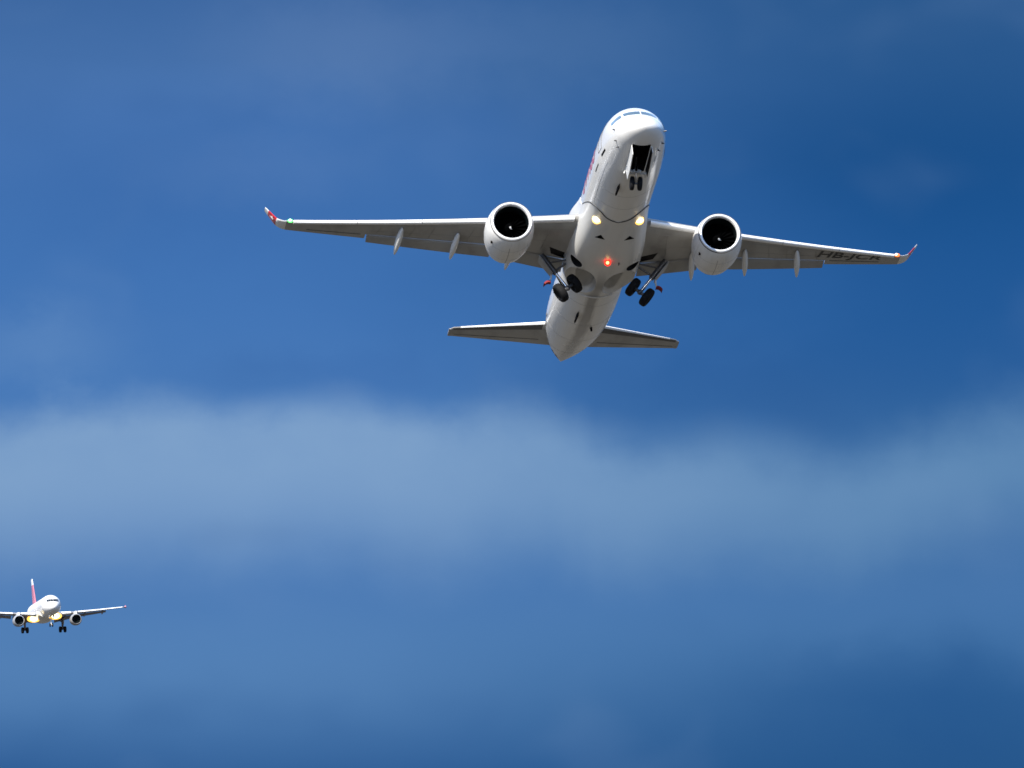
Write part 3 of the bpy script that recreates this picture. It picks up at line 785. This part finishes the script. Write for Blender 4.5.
# nose gear, swinging forward into its bay
c = Vector((NX + .06, 4.32, -2.50)); hp = Vector((NX, 3.75, -1.25))
up = (hp - c).normalized()
ng = make('nose_gear', tube(c + up * .55, hp, 0.085, 0.10, 16), STEEL, jet)
make('oleo_piston', tube(c, c + up * .6, 0.05), CHROME, ng)
make('wheel_axle', tube(c - Vector((.2, 0, 0)), c + Vector((.2, 0, 0)), 0.06), STEEL, ng)
make('drag_brace', tube(c + up * .62, (NX, 2.5, -1.15), 0.045), INK, ng)
make('steering_collar', box(c + up * .62, (0.34, .16, .16)), FAIR, ng)
b = box((NX, 4.22, -1.98), (1.20, 0.09, 0.10)); 
for k in (-.22, .22): ball((NX + k, 4.06, -1.93), 0.09, bm=b, seg=12)
make('door_crossbar', b, WHITE, ng)
for k in (-1, 1): wheel(ng, c + Vector((k * .205, 0, 0)), (1, 0, 0), 0.37, 0.22)
for s in (-1, 1):
    x0 = NX + s * .50
    o1 = 0.10 if s > 0 else -0.10                                  # the starboard door has begun to close
    zt_ = 0.42 if s > 0 else 0.62
    pts = [(x0, 1.42, -1.56), (x0, 3.98, -1.83), (x0 + s * o1, 3.98, -1.83 - zt_), (x0 + s * o1, 2.9, -1.72 - zt_), (x0 + s * o1 * .8, 1.55, -1.50 - zt_ * .85)]
    bmd = bmesh.new(); r0 = [Vector(p) for p in pts]; r1 = [p + Vector((s * .035, 0, 0)) for p in r0]
    loft([r0, r1], bm=bmd); bmd.faces.ensure_lookup_table(); bmd.faces[-2].material_index = 1  # inner face painted dark to imitate the shade of the bay
    make('bay_door', bmd, [WHITE, DARK], ng, smooth=False)
    bmd = plate([(x0 + s * .02, 4.02, -1.80), (x0 + s * .02, 4.62, -1.83), (x0 + s * .08, 4.66, -2.06), (x0 + s * .08, 4.10, -2.04)], 0.03)
    make('bay_door', bmd, WHITE, ng, smooth=False)

# ================================================================== THE DISTANT AIRLINER ON APPROACH
D2 = 2262.0
jet2 = thing('passenger_jet', 'small distant white airliner at the lower left edge, gear down and landing lights on', 'airliner', 'passenger jets in flight',
             pose_matrix(R(5.4), R(9.2), R(-1.2), Vector((-91.1, D2, -43.6))))
B2 = Body(37.4, 1.98, 2.07, 5.2, -0.55, 24.5, 0.9)
WHITE2 = material('far_white_paint', (0.78, 0.77, 0.76), 0.35, coat=0.3, dirt=(0.6, 0.58, 0.55), dirt_s=0.3, scale=(2, .3, 2))
GREY2 = material('far_wing_grey', (0.22, 0.22, 0.23), 0.5)
PINK = material('faded_red_paint', (0.48, 0.15, 0.20), 0.4, coat=0.2, dirt=(0.5, 0.30, 0.34), dirt_s=0.5, scale=(1, 1, 1))
fus2 = make('fuselage', B2.mesh(48), WHITE2, jet2)
def ring2(y):
    k = smooth01(9.5, 13, y) * (1 - smooth01(19.5, 22.5, y)); w, h = 1.9 + .25 * k, 1.2
    return [Vector((w * sin(2 * pi * i / 40), y, -1.25 - (0.85 + .50 * k) * cos(2 * pi * i / 40))) for i in range(40)]
fair2 = make('belly_fairing', loft([ring2(9.3 + 13.4 * i / 24) for i in range(25)]), FAIR, jet2)
le2 = lambda x: 11.9 + (x - 2) * 0.52; zw2 = lambda x: -1.25 + 0.092 * (x - 2) + 0.0012 * (x - 2) ** 2
W3 = Wing(le2, zw2, lambda x: interp([(1, 7.2), (2, 6.4), (6.4, 3.9), (16.9, 1.5)], x), [(1, .14), (6, .12), (17, .105)], [(1, 3), (17, 0.5)])
for s in (-1, 1):
    wg = make('wing', loft([W3.ring(x, s, 0, 1, 14) for x in (1, 2, 4, 6.4, 9, 12, 14.5, 16.6, 16.95)]), GREY2, jet2, sharp=40)
    for x0, x1 in ((2.4, 5.0), (6.6, 16.2)):
        rings = []
        for i in range(7):
            x = x0 + (x1 - x0) * i / 6
            rings.append([Vector((s * x, *W3.at(x, u, 1, 0.03))) for u in (.18, .1, .05, .015)] + [Vector((s * x, W3.at(x, 0, 0)[0] - .12, W3.at(x, 0, 0)[1] - .03))] + [Vector((s * x, *W3.at(x, u, -1, -0.05))) for u in (.012, .04)])
        make('slat', loft(rings, caps=False, closed=False), SILVER, wg)
    for x0, x1 in ((2.2, 6.2), (6.5, 12.9)):
        rings = []
        for i in range(5):
            x = x0 + (x1 - x0) * i / 4; y0, z0 = W3.at(x, .86, -1); cf = W3.c(x) * .27
            F2 = Wing(lambda q: y0, lambda q: z0 - .08, lambda q: cf, [(0, .14)], [(0, 32)], .03)
            rings.append(F2.ring(x, s, 0, 1, 8))
        make('flap', loft(rings), GREY2, wg, sharp=40)
    for xe in (4.2, 8.4, 12.2):
        yl, zl = W3.at(xe, .62, -1); rings = []
        for i in range(11):
            t = i / 10; rr_ = max(.03, math.sin(pi * t) ** .7); cc_ = Vector((s * xe, yl + 3.0 * t - .4, zl - .08 - .55 * t ** 1.4))
            rings.append([cc_ + Vector((cos(2 * pi * k / 12) * .19 * rr_, 0, sin(2 * pi * k / 12) * .27 * rr_)) for k in range(12)])
        make('flap_fairing', loft(rings), GREY2, wg, sharp=60)
    x = 16.95; y0, z0 = le2(x), zw2(x)                          # arrow-shaped fence at the tip
    make('wingtip_fence', plate([(s * x, y0 + .1, z0), (s * (x + .12), y0 + 1.5, z0 + .40), (s * (x + .12), y0 + 1.9, z0 + .40), (s * x, y0 + 1.55, z0 - .0), (s * (x + .05), y0 + 1.75, z0 - .6)][:4], .12), PINK, wg, sharp=20)
    make('wing_tip', ball((s * 16.9, y0 + .45, z0), .30, squash=(.8, 1.6, .8)), PINK, wg)
    ax = Matrix.Translation((s * 5.75, 10.4, -2.5))
    en = make('engine', lathe([(.10, 1.0), (.4, 1.12), (1.2, 1.2), (2.4, 1.12), (3.2, .98)], 40, ax), NACELLE2, jet2)
    make('inlet_lip', lathe([(.10, 1.0), (.02, .97), (0, .94), (.06, .91), (.2, .89)], 40, ax), NACELLE2, en)
    make('inlet_barrel', lathe([(.2, .89), (1.0, .90), (1.0, .26), (.6, .02)], 40, ax), LINER, en)
    make('core_nozzle', lathe([(2.6, .85), (4.2, .5), (4.0, .4), (4.9, .05)], 32, ax), BURNT, en)
    rings = []
    for t in range(6):
        u = t / 5; y = 11.2 + 4.6 * u; hw = .2
        rings.append([Vector((s * 5.75 + a * hw, y, b)) for a, b in ((-1, -1.7), (1, -1.7), (1, -0.95 + .12 * (1 - u)), (-1, -0.95 + .12 * (1 - u)))])
    make('pylon', loft(rings), WHITE2, en, sharp=60)
    ht = Wing(lambda x: 31.6 + (x - 1) * .62, lambda x: 0.35 + (x - 1) * .08, lambda x: interp([(.5, 4.0), (6.2, 1.4)], x), [(0, .10)], [(0, -1)], -.005)
    make('tailplane', loft([ht.ring(x, s, 0, 1, 10) for x in (.5, 1.5, 3, 4.5, 6.0, 6.2)]), WHITE2, jet2, sharp=50)
    # main gear
    cx = Vector((s * 3.80, 17.7, -4.0))
    b = tube(cx, cx + Vector((0, 0, 2.8)), .2, .24); tube(cx - Vector((.4, 0, 0)), cx + Vector((.4, 0, 0)), .1, bm=b)
    gr = make('main_gear', b, STEEL, jet2)
    make('side_stay', tube(cx + Vector((0, 0, 1.4)), (s * 2.2, 17.7, -1.6), .09), STEEL, gr)
    for k in (-1, 1): wheel(gr, cx + Vector((k * .47, 0, 0)), (1, 0, 0), .62, .52)
    make('gear_door', plate([cx + Vector((s * .28, -.5, 2.6)), cx + Vector((s * .28, .6, 2.6)), cx + Vector((s * .24, .5, 1.0)), cx + Vector((s * .24, -.4, 1.0))], .06), WHITE2, gr, sharp=20)
    # landing lamps enlarged to the size of their glare, with an orange glare shell behind
    lx, ly, lz = ((-2.35, 14.4, -1.95), (1.35, 9.2, -1.85))[s > 0]
    lg = make('landing_light', ball((lx, ly, lz), .66, squash=(1.35, .6, .85)), LAMP, wg)
    make('lamp_glare', ball((lx, ly + .18, lz), .94, squash=(1.45, .45, .80)), LAMP_GLARE, wg)
# fin
rings = []; bmf = bmesh.new(); zs = [(1.6, 28.2, 6.6), (3.0, 29.8, 5.4), (5.0, 31.6, 4.2), (6.2, 32.8, 3.4), (6.22, 32.82, 3.39), (7.35, 33.9, 2.7), (7.5, 34.2, 2.2)]
for z, l, c in zs:
    yt, cz = foil(.075); us = [(1 - cos(pi * i / 10)) / 2 for i in range(11)]
    prof = [(u, yt(u)) for u in reversed(us)] + [(u, -yt(u)) for u in us[1:-1]]
    rings.append([Vector((t * c, l + u * c, z)) for u, t in prof])
vs = [[bmf.verts.new(p) for p in r] for r in rings]; m_ = len(rings[0])
for k, (a, b) in enumerate(zip(vs, vs[1:])):
    for i in range(m_):
        j = (i + 1) % m_; bmf.faces.new((a[i], a[j], b[j], b[i])).material_index = 1 if k >= 4 else 0
bmf.faces.new(vs[0]); bmf.faces.new(vs[-1]).material_index = 1
make('tail_fin', bmf, [PINK, WHITE2], jet2, sharp=50)
# cockpit glass as a dark band of panes
for s in (-1, 1):
    for xa, xb in ((.012, .51), (.52, .91), (.92, 1.2)):
        make('cockpit_window', win(B2, s * xa, s * xb, lambda u: .40, lambda u: .95), PANE, fus2)
# nose gear
c = Vector((0, 5.1, -3.95)); b = tube(c, c + Vector((0, 0.1, 2.5)), .10, .12); tube(c - Vector((.28, 0, 0)), c + Vector((.28, 0, 0)), .07, bm=b)
ng2 = make('nose_gear', b, FAIR, jet2)
for k in (-1, 1): wheel(ng2, c + Vector((k * .25, 0, 0)), (1, 0, 0), .38, .24)
for s in (-1, 1): make('bay_door', plate([(s * .42, 3.2, -1.95), (s * .42, 5.6, -2.05), (s * .5, 5.6, -2.6), (s * .5, 3.2, -2.5)], .04), WHITE2, ng2, smooth=False)
